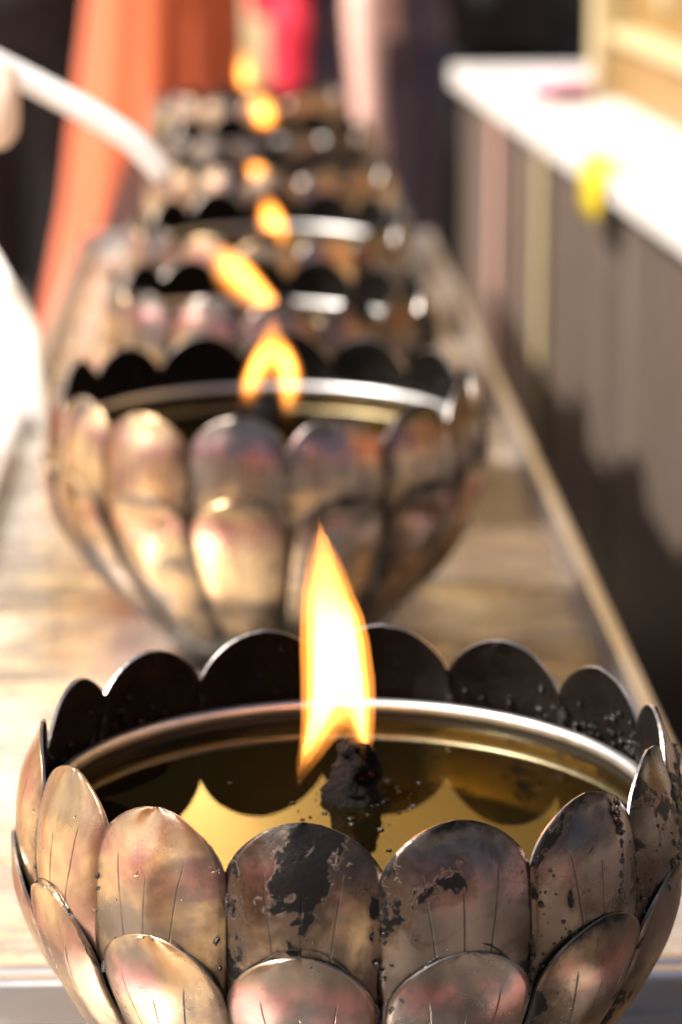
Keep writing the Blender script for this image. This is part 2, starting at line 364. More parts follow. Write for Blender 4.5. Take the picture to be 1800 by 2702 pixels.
# ------------------------------------------------------------------ lotus oil lamp
RS, ZC, NP = 0.0868, 0.003, 14               # sphere of the petal shell, in units of the lamp before S; z = 0 is the oil level
OIL_Z = 0.085
def shell(al, z, push=0.0):
    r = math.sqrt(max(1e-6, RS * RS - (z - ZC) ** 2)); nr, nz = r / RS, (z - ZC) / RS
    k = min(1.0, max(0.0, -z / 0.06)); r *= 1 - 0.13 * k ** 1.7
    r += push * nr; z += push * nz
    return Vector((r * math.sin(al), -r * math.cos(al), z + OIL_Z)) * S
def petal_mesh(name, ztip, zbot, bulge, out, seed, wmax):
    rnd = random.Random(seed); NU, NV = 18, 26; th = 0.0008
    v = []; f = []; uv = []; mi = []
    half = math.pi / NP
    tipj = rnd.uniform(-0.0012, 0.0012); skew = rnd.uniform(-0.05, 0.05); wj = rnd.uniform(0.97, 1.03)
    for side in (0, 1):
        for j in range(NV + 1):
            s = (j / NV) ** 1.55                               # fine steps at the tip
            z = ztip + tipj + (zbot - ztip - tipj) * s
            dist = (ztip + tipj - z)
            tt = min(1.0, dist / 0.0170)
            w = half * wmax * wj * (1 - (1 - tt) ** 2.0) ** 0.56 if tt < 1 else half * wmax * wj
            w = max(w, half * 0.012)
            for i in range(NU + 1):
                u = -1 + 2 * i / NU
                al = (u + skew * (1 - tt) * (1 - u * u)) * w
                a_full = al / (half * wmax)
                b = bulge * (1 - a_full * a_full) * min(1, 0.35 + dist / 0.02)
                lip = 0.0008 * max(0, 1 - dist / 0.006)        # tips roll out a touch
                wob = 0.0007 * noise.noise((u * 2 + seed, s * 5, 1.7 * seed))
                p = shell(al, z, out + b + lip + wob - side * th)
                v.append(tuple(p)); uv.append((a_full, dist / 0.05))
    st = (NU + 1) * (NV + 1)
    def idx(sd, j, i): return sd * st + j * (NU + 1) + i
    for j in range(NV):
        for i in range(NU):
            f.append((idx(0, j, i), idx(0, j + 1, i), idx(0, j + 1, i + 1), idx(0, j, i + 1))); mi.append(0)
            f.append((idx(1, j, i), idx(1, j, i + 1), idx(1, j + 1, i + 1), idx(1, j + 1, i))); mi.append(1)
    ring = [(0, i) for i in range(NU + 1)] + [(j, NU) for j in range(1, NV + 1)] + [(NV, i) for i in range(NU - 1, -1, -1)] + [(j, 0) for j in range(NV - 1, 0, -1)]
    for a in range(len(ring)):
        b = (a + 1) % len(ring)
        f.append((idx(0, *ring[a]), idx(0, *ring[b]), idx(1, *ring[b]), idx(1, *ring[a]))); mi.append(2)
    me = bpy.data.meshes.new(name); me.from_pydata(v, [], f); me.update()
    for m in (M['petal'], M['soot'], M['edge']): me.materials.append(m)
    me.polygons.foreach_set('material_index', mi); me.polygons.foreach_set('use_smooth', [k != 2 for k in mi])
    l = me.uv_layers.new(name='UVMap')
    for lp in me.loops: l.data[lp.index].uv = uv[lp.vertex_index]
    return me
UP = [petal_mesh('petal', 0.0345, -0.050, 0.0036, (0.0, 0.0004, 0.0002, 0.0006)[k], 11 + k, 1.045) for k in range(4)]
LO = [petal_mesh('petal', 0.0048, -0.0775, 0.0032, 0.0026, 31 + k, 0.975) for k in range(4)]

def lump(bm, c, r, rnd, rough=0.5):
    g = bmesh.ops.create_icosphere(bm, subdivisions=2 if r > 0.0022 else 1, radius=r, matrix=Matrix.Translation(c))
    o = Vector((rnd.random() * 50, 0, 0))
    for q in g['verts']:
        d = q.co - Vector(c); q.co = Vector(c) + d * (1 + rough * noise.noise(d * (1.6 / r) + o))
def sludge(bm, path, rads, rnd, flat=0.5, n=10):
    """a ragged seam of baked sludge: path of (angle, z, push)"""
    rows = []
    for (a, z, p), r in zip(path, rads):
        row = []
        for k in range(n):
            t = 2 * math.pi * k / n; w = 1 + 0.9 * noise.noise((a * 60 + math.cos(t) * 1.3, z * 420, math.sin(t) * 1.3)) + 0.4 * rnd.uniform(-1, 1)
            row.append(bm.verts.new(shell(a + r * w * math.cos(t) / 0.087, z, p + r * w * flat * math.sin(t))))
        rows.append(row)
    for i in range(len(rows) - 1):
        for k in range(n):
            j = (k + 1) % n; bm.faces.new((rows[i][k], rows[i][j], rows[i + 1][j], rows[i + 1][k]))
def skin(a):
    sp = 2 * math.pi / NP; u = (((a - R(-7.66)) / sp + 0.5) % 1 - 0.5) * 2
    return 0.0036 * (1 - (u / 1.045) ** 2)
def crust_mesh():
    rnd = random.Random(5); bm = bmesh.new(); sp = 2 * math.pi / NP
    for k in range(NP):
        an = R(5.2) + k * sp                                   # grooves between petals
        dirt = 0.5 + 0.5 * math.sin(an); m = 46
        path = []; rad = []
        for i in range(m):
            z = 0.0165 - 0.066 * i / (m - 1)
            wet = max(0.0, noise.noise((k * 3.1, z * 90, 0.5)) + 0.25)
            gap = max(0.0, 1 - abs(z + 0.022) / 0.016)
            path.append((an + 0.006 * noise.noise((k * 7.7, z * 130, 2.0)), z, -0.0004 + 0.0008 * wet)); rad.append(0.0005 + 0.0016 * wet * (0.5 + dirt) + 0.0026 * gap)
        sludge(bm, path, rad, rnd, 0.45)
        for q in range(int(10 + 30 * dirt)):
            z = rnd.uniform(-0.040, 0.014)
            lump(bm, shell(an + rnd.gauss(0, 0.022), z, rnd.uniform(0.0, 0.0016)), rnd.uniform(0.0003, 0.0010) * S, rnd, 0.7)
        ac = an + sp / 2; m = 40; path = []; rad = []          # dark seam along the top edge of each lower petal
        for i in range(m):
            u = -1 + 2 * i / (m - 1)
            path.append((ac + u * sp * 0.46, 0.0050 - 0.0175 * abs(u) ** 2.2 + 0.0006, 0.0026 + 0.0010 * (1 - u * u))); rad.append(0.00025 + 0.0007 * max(0, noise.noise((k * 5.1, u * 5, 0))) + 0.0006 * abs(u) ** 3)
        sludge(bm, path, rad, rnd, 0.6, 7)
    # heavy oily crust on the right-hand petals
    for k in range(520):
        a = R(rnd.gauss(88, 9)); z = rnd.uniform(-0.012, 0.022); r = rnd.uniform(0.0004, 0.0015)
        lump(bm, shell(a, z, skin(a) + r * 0.1), r * S, rnd, 0.8)
    for k in range(90):
        t = rnd.random(); lump(bm, shell(R(46 + 5 * (1 - t)) + rnd.gauss(0, 0.006), 0.030 - 0.042 * t, skin(R(48))), rnd.uniform(0.0004, 0.0011) * S, rnd, 0.7)
    for k in range(110):
        a = R(rnd.uniform(30, 80)); lump(bm, shell(a, rnd.uniform(-0.01, 0.022), skin(a)), rnd.uniform(0.0002, 0.0006) * S, rnd, 0.5)
    # soot lumps inside, above the rim
    for k in range(150):
        a = R(rnd.choice((rnd.gauss(112, 16), rnd.gauss(112, 16), rnd.uniform(90, 270)))); z = 0.009 + abs(rnd.gauss(0, 0.006))
        lump(bm, shell(a, z, skin(a) - 0.0009), rnd.uniform(0.0004, 0.0012) * S, rnd, 0.8)
    bmesh.ops.recalc_face_normals(bm, faces=bm.faces[:])
    me = bpy.data.meshes.new('soot_crust'); bm.to_mesh(me); bm.free(); me.materials.append(M['crust'])
    me.polygons.foreach_set('use_smooth', [True] * len(me.polygons)); return me
CRUST = crust_mesh()
def arc(cx, cz, r, a0, a1, n): return [(cx + r * math.cos(R(a0 + (a1 - a0) * i / n)), cz + r * math.sin(R(a0 + (a1 - a0) * i / n))) for i in range(n + 1)]
def sc2(p): return [(r * S, (z + OIL_Z) * S) for r, z in p]
def make_lamp(loc, label):
    L = empty('oil_lamp', loc); tag(L, label, 'oil lamp', 'lotus oil lamps in a row')
    sp = 2 * math.pi / NP
    # base bowl behind the petals, with foot
    revolve('bowl', sc2([(0.0005, -0.083), (0.033, -0.083), (0.034, -0.0845), (0.037, -0.0845), (0.040, -0.079), (0.050, -0.070), (0.0585, -0.046), (0.0735, -0.022), (0.0842, 0.0), (0.0842, 0.0080), (0.0838, 0.0080), (0.0836, 0.0), (0.0725, -0.02), (0.052, -0.05), (0.03, -0.062), (0.0005, -0.064)]), M['frame'], L)
    # oil pan with rolled rim
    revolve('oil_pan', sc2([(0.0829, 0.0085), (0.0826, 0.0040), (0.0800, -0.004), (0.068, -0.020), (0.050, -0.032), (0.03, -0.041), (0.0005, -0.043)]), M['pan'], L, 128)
    ringo = revolve('rolled_rim', sc2(arc(0.0836, 0.0100, 0.0020, -90, 262, 20)), M['bead'], L, 128)
    # oil surface with meniscus
    revolve('oil', sc2([(0.0826, 0.0058), (0.0822, 0.0056), (0.0815, 0.00552), (0.079, 0.0055), (0.04, 0.0055), (0.0005, 0.0055)]), M['oil'], L, 128)
    for k in range(NP):
        for row in (0, 1):
            o = bpy.data.objects.new('petal', (UP if row == 0 else LO)[(k * 3 + row) % 4]); C.objects.link(o); o.parent = L
            o.rotation_euler = (R(random.uniform(-0.3, 0.3)), R(random.uniform(-0.3, 0.3)), R(-7.66) + k * sp + R(random.uniform(-0.5, 0.5))); o.color = (0.3, 0.4, random.random(), 1); o['k'] = k; o['row'] = row
    o = bpy.data.objects.new('soot_crust', CRUST); C.objects.link(o); o.parent = L
    return L
def style_petals(L, seed):
    rnd = random.Random(seed)
    for o in L.children:
        if 'k' in o.keys() and o.name.startswith('petal'):
            a = (-7.66 + o['k'] * 360 / NP + 180) % 360 - 180
            right = max(0, math.sin(R(a))); left = max(0, -math.sin(R(a)))
            far = 0.14 if seed > 2 else 0.0
            o.color = (min(1, 0.16 + far + 0.42 * right + rnd.uniform(0, 0.18)), min(1, 0.12 + (0.50 - far) * left + rnd.uniform(0, 0.28)), rnd.random(), 1)  # extra straw on the left paints in the warm sunlit side; soot heavier right
            if seed == 1 and o['row'] == 0:                    # front lamp: what each front petal shows
                if o['k'] == 0: o.color = (0.72, 0.42, 0.313, 1)
                if o['k'] == 1: o.color = (0.57, 0.20, 0.62, 1)
                if o['k'] == 2: o.color = (0.66, 0.25, 0.21, 1)
                if o['k'] == 3: o.color = (0.70, 0.10, 0.77, 1)
                if o['k'] == 13: o.color = (0.13, 0.78, 0.45, 1)
                if o['k'] == 12: o.color = (0.22, 0.80, 0.91, 1)
            if seed == 1 and o['row'] == 1:
                if o['k'] == 0: o.color = (0.14, 0.42, 0.31, 1)
                if o['k'] == 1: o.color = (0.10, 0.02, 0.52, 1)
                if o['k'] == 13: o.color = (0.10, 0.66, 0.15, 1)
LAMPS = [((0.0035, 0.956), 'sharp front lotus oil lamp with black crust on its right petals and a tall flame'),
         ((-0.044, 1.582), 'second lotus oil lamp, blurred, behind the sharp front lamp, with a forked flame'),
         ((-0.059, 1.956), 'third lotus oil lamp from the front, its flame blown over to the left'),
         ((-0.060, 2.313), 'fourth lotus oil lamp from the front, with an upright blurred flame'),
         ((-0.069, 2.682), 'fifth lotus oil lamp from the front, near the far end of the long tray'),
         ((-0.080, 3.030), 'sixth lotus oil lamp from the front, last one on the long tray'),
         ((-0.113, 3.400), 'farthest lotus oil lamp, tiny and blurred, before the red garment')]
lamps = []
for i, ((x, y), lab) in enumerate(LAMPS):
    if i == 0: L = make_lamp((x, y, TRAY_Z), lab)
    else:
        src = lamps[0]; L = src.copy(); C.objects.link(L); L.location = (x, y, TRAY_Z); L['label'] = lab
        for ch in list(src.children):
            c = ch.copy(); C.objects.link(c); c.parent = L
        L.rotation_euler = (R((0, 0.6, -1.6, 2.0, -1.2, 2.2, -2.5)[i]), R((0, -0.5, 1.5, -2.0, 1.6, -1.4, 2.4)[i]), R((0, 2.5, -12, 33, 61, -47, 98)[i]))
    if i == 0: L.scale = (0.988,) * 3
    if i == 1: L.scale = (1.05, 1.05, 1.02)
    style_petals(L, i + 1); lamps.append(L)

# ash specks floating round the front wick
rnd = random.Random(21); bm = bmesh.new()
for k in range(46):
    a = rnd.uniform(0, 6.283); r = 0.012 + abs(rnd.gauss(0, 0.016)); c = Vector((0.001 + r * math.cos(a), 0.022 + r * math.sin(a), (OIL_Z + 0.0055) * S + 0.0003))
    g = bmesh.ops.create_icosphere(bm, subdivisions=1, radius=rnd.uniform(0.0004, 0.0017), matrix=Matrix.Translation(c) @ Matrix.Diagonal((1, rnd.uniform(0.4, 1), 0.35, 1)))
    for q in g['verts']: q.co += Vector((rnd.uniform(-1, 1), rnd.uniform(-1, 1), 0)) * 0.0003
tag(from_bm('floating_ash', bm, M['crust'], lamps[0]), kind='stuff')
# wicks: charred stubs standing in the oil
def make_wick(L, px, py, lean, seed, up=1.0):
    rnd = random.Random(seed); v = []; f = []
    zo = (OIL_Z + 0.003) * S
    pts = catmull([(px - lean * 0.3, py, zo - 0.03), (px - lean * 0.1, py, zo - 0.004), (px, py, zo + 0.008 * up), (px + lean * 0.6, py, zo + 0.020 * up), (px + lean, py + 0.001, zo + 0.030 * up)], 7)
    rad = [r.x for r in catmull([(0.0125, 0, 0), (0.0135, 0, 0), (0.0098, 0, 0), (0.0078, 0, 0), (0.0058, 0, 0)], 7)]
    tube_into(v, f, pts, rad, 28)
    v2 = []
    for q in v:
        q = Vector(q); d = Vector((q.x - px, q.y - py, 0)); w = 0.55 * math.sin(7 * math.atan2(d.y, d.x) + q.z * 420) + noise.noise(q * 190 + Vector((seed, 0, 0))) + 0.6 * noise.noise(q * 420)
        v2.append(tuple(q + d.normalized() * w * 0.0024 + Vector((0, 0, 0.0022 * noise.noise(q * 260)))))
    return pydata('wick', v2, f, M['wick'], L)
def flame_at(L, px, py, z0, chains, k, core, zf, name='flame', vox=0.0022, flat=0.85):
    if name == 'flame':
        for fr_, kk, nm in ((0.58, 2.2, 'flame_core'), (0.80, 0.42, 'flame_mantle')):
            inner = [[(x, y, z + 0.006 * (1 - fr_) * 2, r * (fr_ if 0 < i < len(c) - 1 else fr_ * 0.5)) for i, (x, y, z, r) in enumerate(c)] for c in chains]
            flame_at(L, px, py, z0, inner, k * kk, core, (zf[0] * (0.5 + fr_ / 2), zf[1] * (0.5 + fr_ / 2)), nm, vox, flat)
        k *= 0.15; chains = [[(x, y, z, r * 1.06) for x, y, z, r in c] for c in chains]
    o = blobby(name, chains, mat_flame('burning flame', k, core, zf), L, vox, 8, flat, 16, 5)
    o.location = (px, py, OIL_Z * S + z0); return o
WK = [(0.001, 0.022), (0.000, 0.010), (0.010, 0.0), (0.0, 0.0), (-0.012, 0.0), (0.002, 0.0), (-0.019, 0.0)]
for i, L in enumerate(lamps): make_wick(L, WK[i][0], WK[i][1], 0.003, i, (0.88, 1, 1, 1, 1, 1.5, 1.7)[i])
# front flame: two roots round the wick joining into one tall tongue (x, y, z above its root, radius)
flame_at(lamps[0], -0.0035, 0.020, 0.012, [[(x, y, z * 1.13, r * 1.04) for x, y, z, r in c] for c in [
    [(-0.0165, 0, -0.003, 0.0006), (-0.0158, 0, 0.004, 0.0026), (-0.012, 0, 0.013, 0.0052), (-0.0075, 0, 0.024, 0.0080), (-0.0055, 0, 0.038, 0.0098), (-0.0045, 0, 0.052, 0.0110), (-0.0052, 0, 0.068, 0.0098), (-0.0070, 0, 0.082, 0.0066), (-0.0092, 0, 0.095, 0.0010)],
    [(0.0132, 0, 0.003, 0.0008), (0.0096, 0, 0.010, 0.0030), (0.0070, 0, 0.020, 0.0062), (0.0040, 0, 0.032, 0.0092), (0.0012, 0, 0.046, 0.0104), (-0.002, 0, 0.060, 0.0104), (-0.004, 0, 0.070, 0.0080)]]],
    420, (0.003, 0.0085, 0.042), (0.066, 0.108))
# forked flame
flame_at(lamps[1], 0.004, 0.010, 0.022, [
    [(-0.014, 0, 0.002, 0.002), (-0.0135, 0, 0.010, 0.0062), (-0.008, 0, 0.024, 0.0078), (-0.001, 0, 0.037, 0.0085), (0.001, 0, 0.048, 0.0060), (0.001, 0, 0.060, 0.0015)],
    [(0.0075, 0, -0.008, 0.002), (0.009, 0, 0.002, 0.0062), (0.010, 0, 0.018, 0.0082), (0.006, 0, 0.032, 0.0085), (0.002, 0, 0.044, 0.0065)]],
    230, None, (0.032, 0.060))
# flame blown to the left
flame_at(lamps[2], 0.005, 0.0, 0.002, [
    [(0.011, 0, -0.004, 0.003), (0.010, 0, 0.006, 0.0068), (0.001, 0, 0.020, 0.0082), (-0.015, 0, 0.034, 0.0120), (-0.030, 0, 0.048, 0.0150), (-0.043, 0, 0.062, 0.0085), (-0.050, 0, 0.070, 0.0015)]],
    135, None, (0.050, 0.085))
for i, (dx, ch, k) in enumerate((
    (0.003, [(0.006, 0, -0.004, 0.005), (0.006, 0, 0.006, 0.014), (0.000, 0, 0.022, 0.016), (-0.004, 0, 0.036, 0.011), (-0.007, 0, 0.048, 0.002)], 240),
    (-0.018, [(0.010, 0, -0.002, 0.004), (0.006, 0, 0.007, 0.011), (-0.004, 0, 0.016, 0.014), (-0.018, 0, 0.022, 0.010), (-0.026, 0, 0.026, 0.002)], 170),
    (-0.002, [(0.006, 0, 0.016, 0.004), (0.006, 0, 0.030, 0.016), (0.002, 0, 0.046, 0.019), (-0.008, 0, 0.060, 0.012), (-0.012, 0, 0.070, 0.002)], 190),
    (-0.020, [(0.002, 0, 0.022, 0.005), (0.001, 0, 0.038, 0.013), (0.0, 0, 0.058, 0.016), (-0.001, 0, 0.076, 0.011), (-0.002, 0, 0.088, 0.002)], 150))):
    flame_at(lamps[3 + i], dx, 0.0, 0.016, [[(x, y, z, r * 0.84) for x, y, z, r in ch]], k * 0.55, None, ((0.030, 0.060), (0.030, 0.060), (0.050, 0.080), (0.065, 0.1))[i])

# ------------------------------------------------------------------ stone ledge and what stands on it
CY = math.atan(0.086)                                          # ledge runs off to the left going away
ux, uy = -math.sin(CY), math.cos(CY); rx_, ry_ = math.cos(CY), math.sin(CY)
E0 = Vector((0.358, 2.816, 0))                                 # a point on the ledge's front edge
def on(s, d, z): return (E0.x + ux * s + rx_ * d, E0.y + uy * s + ry_ * d, z)
wl = empty('ledge_wall', on(-0.2, 0, 0), CY); tag(wl, 'brown stone wall with sunlit white ledge along the right side', 'wall')
def wb(name, s0, s1, d0, d1, z0, z1, mat, bevel=0.004, parent=wl):
    return box(name, ((d0 + d1) / 2, (s0 + s1) / 2 + 0.2, (z0 + z1) / 2), (d1 - d0, s1 - s0, z1 - z0), mat, parent, 0, bevel)
for k in range(9):                                             # granite panels of the face
    s0 = -2.35 + k * 0.47; wb('panel', s0 + 0.002, s0 + 0.466, 0.014 + 0.002 * (k % 2), 0.05, 0.06, 0.846, M['stone'])
wb('core', -2.36, 1.90, 0.052, 0.55, 0.0, 0.844, M['stone'])
wb('coping', -2.38, 1.92, -0.004, 0.60, 0.850, 0.885, M['marble'], 0.008)
wb('plinth', -2.36, 1.90, 0.006, 0.05, 0.0, 0.058, M['stone'])
for s, c in ((0.97, M['cream']), (1.42, M['skin'])):           # pale vertical strips on the face
    wb('pilaster', s - 0.02, s + 0.022, 0.002, 0.0135, 0.06, 0.848, c, 0.003)
sh = empty('gilded_plinth', on(0.9, 0.17, 0.886), CY); tag(sh, 'gilded shrine base with cream corner post on the white ledge', 'shrine')
def sb(name, s0, s1, d0, d1, z0, z1, mat, bevel=0.004): return box(name, ((d0 + d1) / 2, (s0 + s1) / 2, (z0 + z1) / 2), (d1 - d0, s1 - s0, z1 - z0), mat, sh, 0, bevel)
sb('base_block', -2.6, 0.44, 0.0, 0.38, 0.0, 0.085, M['gold'])
sb('moulding', -2.61, 0.45, -0.012, 0.38, 0.0855, 0.105, M['cream'], 0.006)
sb('upper_block', -2.6, 0.42, 0.03, 0.37, 0.1055, 0.30, M['gold'])
sb('cornice', -2.64, 0.46, 0.005, 0.39, 0.3005, 0.33, M['cream'], 0.006)
sb('wall_block', -2.6, 0.40, 0.07, 0.36, 0.3305, 1.05, M['gold'])
sb('upper_cornice', -2.62, 0.44, 0.04, 0.38, 1.0505, 1.10, M['cream'], 0.006)
sb('corner_post', 0.40, 0.47, -0.03, 0.04, 0.0, 0.45, M['cream'], 0.008)
for k in range(7):
    s = -1.4 + k * 0.26
    bm = bmesh.new(); bmesh.ops.create_uvsphere(bm, u_segments=16, v_segments=10, radius=0.05, matrix=Matrix.Translation((0.03, s, 0.2)) @ Matrix.Diagonal((0.45, 1, 1.3, 1)))
    from_bm('boss', bm, M['cream'], sh, True)
px = empty('small_box', on(1.28, 0.085, 0.886), CY + 0.2); tag(px, 'small maroon box with pink cloth lid on the white ledge', 'box')
box('body', (0, 0, 0.011), (0.062, 0.09, 0.021), M['maroon'], px, 0, 0.002); box('lid', (0, 0, 0.0285), (0.066, 0.094, 0.013), M['pink'], px, 0, 0.004)
# yellow ribbon folded over the ledge edge
v = []; f = []
path = [(0.020, 0.8905), (0.010, 0.8915), (0.0, 0.8905), (-0.010, 0.884), (-0.014, 0.866), (-0.014, 0.845), (-0.018, 0.826)]
for t_ in (0, 1):
    for i, (d, z) in enumerate(path):
        for w in (-0.08, 0.10 - 0.010 * i): v.append(on(0.47 + w + 0.004 * i * 0.5, d - (0.0015 if t_ else 0), z + (0.0015 if t_ and i < 3 else 0)))
nn = len(path) * 2
for t_ in (0, 1):
    for i in range(len(path) - 1): f.append((t_ * nn + 2 * i, t_ * nn + 2 * i + 1, t_ * nn + 2 * i + 3, t_ * nn + 2 * i + 2))
for i in range(len(path) - 1):
    for w in (0, 1): f.append((2 * i + w, 2 * i + 2 + w, nn + 2 * i + 2 + w, nn + 2 * i + w))
f.append((0, 1, nn + 1, nn)); f.append((nn - 2, nn - 1, 2 * nn - 1, 2 * nn - 2))
tag(pydata('yellow_ribbon', v, f, M['tape']), 'bright yellow ribbon hanging over the white ledge edge', 'ribbon')

# ------------------------------------------------------------------ people
def fingers(px, py, pz, s, d, curl=0.010):
    """four fingers and a thumb of a hanging hand; d = -1 / 1 side of the thumb"""
    ch = [[(px, py, pz, 0.028 * s), (px, py - 0.002, pz - 0.045 * s, 0.032 * s), (px, py - 0.004, pz - 0.085 * s, 0.030 * s)]]
    for q, ln in enumerate((0.070, 0.080, 0.075, 0.058)):
        oy = (-0.027 + 0.018 * q) * s
        ch.append([(px, py + oy, pz - 0.075 * s, 0.0095 * s), (px - d * curl * 0.3, py + oy, pz - (0.085 + ln * 0.5) * s, 0.0090 * s), (px - d * curl, py + oy, pz - (0.085 + ln) * s, 0.0075 * s)])
    ch.append([(px, py - 0.024 * s, pz - 0.03 * s, 0.012 * s), (px + d * 0.004, py - 0.045 * s, pz - 0.065 * s, 0.0105 * s), (px + d * 0.002, py - 0.050 * s, pz - 0.10 * s, 0.0085 * s)])
    return ch
def person(label, x, y, rz, skin, arms, legs_x=0.10, h=1.68, group='people behind the lamps', sleeve=None):
    p = empty('person', (x, y, 0), rz); tag(p, label, 'person', group)
    k = h / 1.68; ch = []
    ch.append([(0, 0, 0.92 * k, 0.105), (0, 0, 1.05 * k, 0.105), (0, 0, 1.22 * k, 0.125), (0, 0, 1.36 * k, 0.12), (0, 0.01, 1.44 * k, 0.055), (0, -0.005, 1.50 * k, 0.05), (0, -0.01, 1.555 * k, 0.078), (0, -0.01, 1.61 * k, 0.082), (0, 0, 1.665 * k, 0.045)])
    for sx in (-1, 1):
        ch.append([(sx * legs_x, 0, 0.95 * k, 0.062), (sx * legs_x, -0.005, 0.72 * k, 0.055), (sx * legs_x, 0, 0.48 * k, 0.048), (sx * legs_x, 0.01, 0.33 * k, 0.046), (sx * legs_x, 0.015, 0.09, 0.036)])
        ch.append([(sx * legs_x, 0.03, 0.035, 0.032), (sx * legs_x, -0.06, 0.032, 0.036), (sx * legs_x, -0.16, 0.022, 0.022)])
        ch.append([(0, 0, 1.36 * k, 0.05), (sx * 0.17, 0.0, 1.36 * k, 0.052)])
        ch.append([(sx * 0.078, 0, 1.575 * k, 0.012), (sx * 0.084, 0, 1.60 * k, 0.012)])
    ch.append([(0, -0.085, 1.585 * k, 0.012), (0, -0.098, 1.555 * k, 0.014)])
    if sleeve is None: ch += arms
    else: blobby('sleeve', [a[:1] + [(*q[:3], q[3] + 0.012) for q in a[1:]] for a in arms if a[0][2] > 1.2], sleeve, p, 0.007, 4, 1.0, 14, 3)
    b = blobby('body', ch, skin, p, 0.007, 4, 1.0, 14, 3)
    hv = []; hf = []                                           # hair cap
    hair = blobby('hair', [[(0, 0.012, 1.56 * k, 0.078), (0, 0.015, 1.60 * k, 0.090), (0, 0.010, 1.655 * k, 0.070), (0, 0.005, 1.69 * k, 0.02)]], M['hair'], p, 0.008, 4, 1.0, 14, 3)
    return p
def hang(sx, x0=0.20, fwd=0.0, zh=0.76, s=1.0):
    return [[(sx * 0.17, 0, 1.36, 0.050), (sx * x0, fwd * 0.3, 1.12, 0.043), (sx * (x0 + 0.005), fwd * 0.7, 0.98, 0.036), (sx * x0, fwd, zh + 0.08, 0.027)]] + fingers(sx * x0, fwd, zh + 0.08, s, -sx)
def trousers(p, mat, lx, r=0.085, z0=0.07):
    for sx in (-1, 1):
        loft('trouser_leg', [(sx * lx, 0, z0, r * 0.85, r * 0.9), (sx * lx, 0, 0.35, r * 0.85, r * 0.9), (sx * lx, 0, 0.6, r * 0.95, r), (sx * lx, 0, 0.8, r * 1.08, r * 1.15), (sx * lx * 0.95, 0, 0.90, r * 1.15, r * 1.3)], mat, p, 32, 0.03, 5, sx)
    loft('trouser_seat', [(0, 0, 0.86, lx + r, r * 1.4), (0, 0, 0.95, lx + r * 1.0, r * 1.55), (0, 0, 1.06, lx + r * 0.85, r * 1.5)], mat, p, 32, 0.015, 6)
def shirt(p, mat, z0=1.0, w=0.17):
    loft('shirt', [(0, 0, z0, w, 0.145), (0, 0, 1.15, w * 0.98, 0.145), (0, 0, 1.28, 0.185, 0.15), (0, 0, 1.37, 0.19, 0.12), (0, 0, 1.43, 0.10, 0.075), (0, 0, 1.445, 0.062, 0.062)], mat, p, 36, 0.02, 7)
# monk-like figure in an orange robe, left background
p = person('person wrapped in a long orange robe behind the left end of the long tray', -0.335, 4.85, 0.3, M['skin'], [], 0.05)
loft('robe', [(-0.02, 0, 0.10, 0.25, 0.24), (-0.012, 0, 0.40, 0.195, 0.20), (0.0, 0, 0.62, 0.165, 0.18), (0.012, 0, 0.85, 0.145, 0.165), (0.025, 0, 1.02, 0.133, 0.155), (0.015, 0, 1.2, 0.18, 0.17), (0, 0, 1.34, 0.21, 0.14), (0, 0, 1.42, 0.12, 0.09), (0, 0, 1.45, 0.065, 0.065)], M['orange'], p, 72, 0.045, 11, 2)
# black clothed person at the far left
p = person('person in black clothes at the far left, beside the orange robe', -0.645, 5.35, 0.1, M['skin'], hang(-1) + hang(1, 0.19), 0.086, sleeve=M['black']); trousers(p, M['black'], 0.086, 0.100); shirt(p, M['black'], 0.98, 0.19)
# red legs in the gap
p = person('person in crimson red clothes seen in the gap above the far lamps', 0.02, 6.6, 0.0, M['skin'], hang(-1) + hang(1), 0.125, sleeve=M['red']); trousers(p, M['red'], 0.125, 0.068); shirt(p, M['red'], 0.9, 0.17)
# dusky purple trousers with a bare arm hanging
p = person('person in dusky purple trousers with one bare arm hanging down', 0.065, 4.95, 0.05, M['skin'], hang(-1, 0.03, -0.26, 0.72, 1.0), 0.058); trousers(p, M['purple'], 0.058, 0.066); shirt(p, M['purple'], 1.02, 0.15)
# black clothed person behind the wall's end
p = person('person in black behind the far end of the white ledge, tanned hand lowered', 0.33, 5.6, 0.0, M['skin2'], hang(-1, 0.155, -0.22, 0.87, 1.1), 0.09); trousers(p, M['black'], 0.09, 0.095); shirt(p, M['black'], 0.86, 0.18)
# holder of the white taper: stands left of the tray, only hands reach into the picture
p = person('person in yellow robe at the left edge, reaching over the tray with both hands', -1.0, 1.95, R(75), M['skin3'], [], 0.10, 1.68, 'people behind the lamps')
loft('robe', [(0, 0, 0.10, 0.24, 0.22), (0, 0, 0.5, 0.20, 0.19), (0, 0, 0.95, 0.175, 0.165), (0, 0, 1.2, 0.19, 0.17), (0, 0, 1.34, 0.21, 0.14), (0, 0, 1.42, 0.12, 0.09), (0, 0, 1.45, 0.065, 0.065)], M['saffron'], p, 72, 0.04, 11, 5)
inv = p.matrix_basis.inverted()
def loc(ch): return [[(*(inv @ Vector(c[:3])), c[3]) for c in k] for k in ch]
ax, ay, az = -0.236, 1.62, 1.150
chs = [[(-0.95, 1.80, 1.36, 0.055), (-0.72, 1.66, 1.20, 0.044), (-0.46, 1.63, 1.13, 0.036), (-0.325, 1.625, 1.125, 0.027)],
       [(-0.325, 1.625, 1.125, 0.026), (-0.285, 1.622, 1.125, 0.032), (-0.245, 1.62, 1.122, 0.028)]]
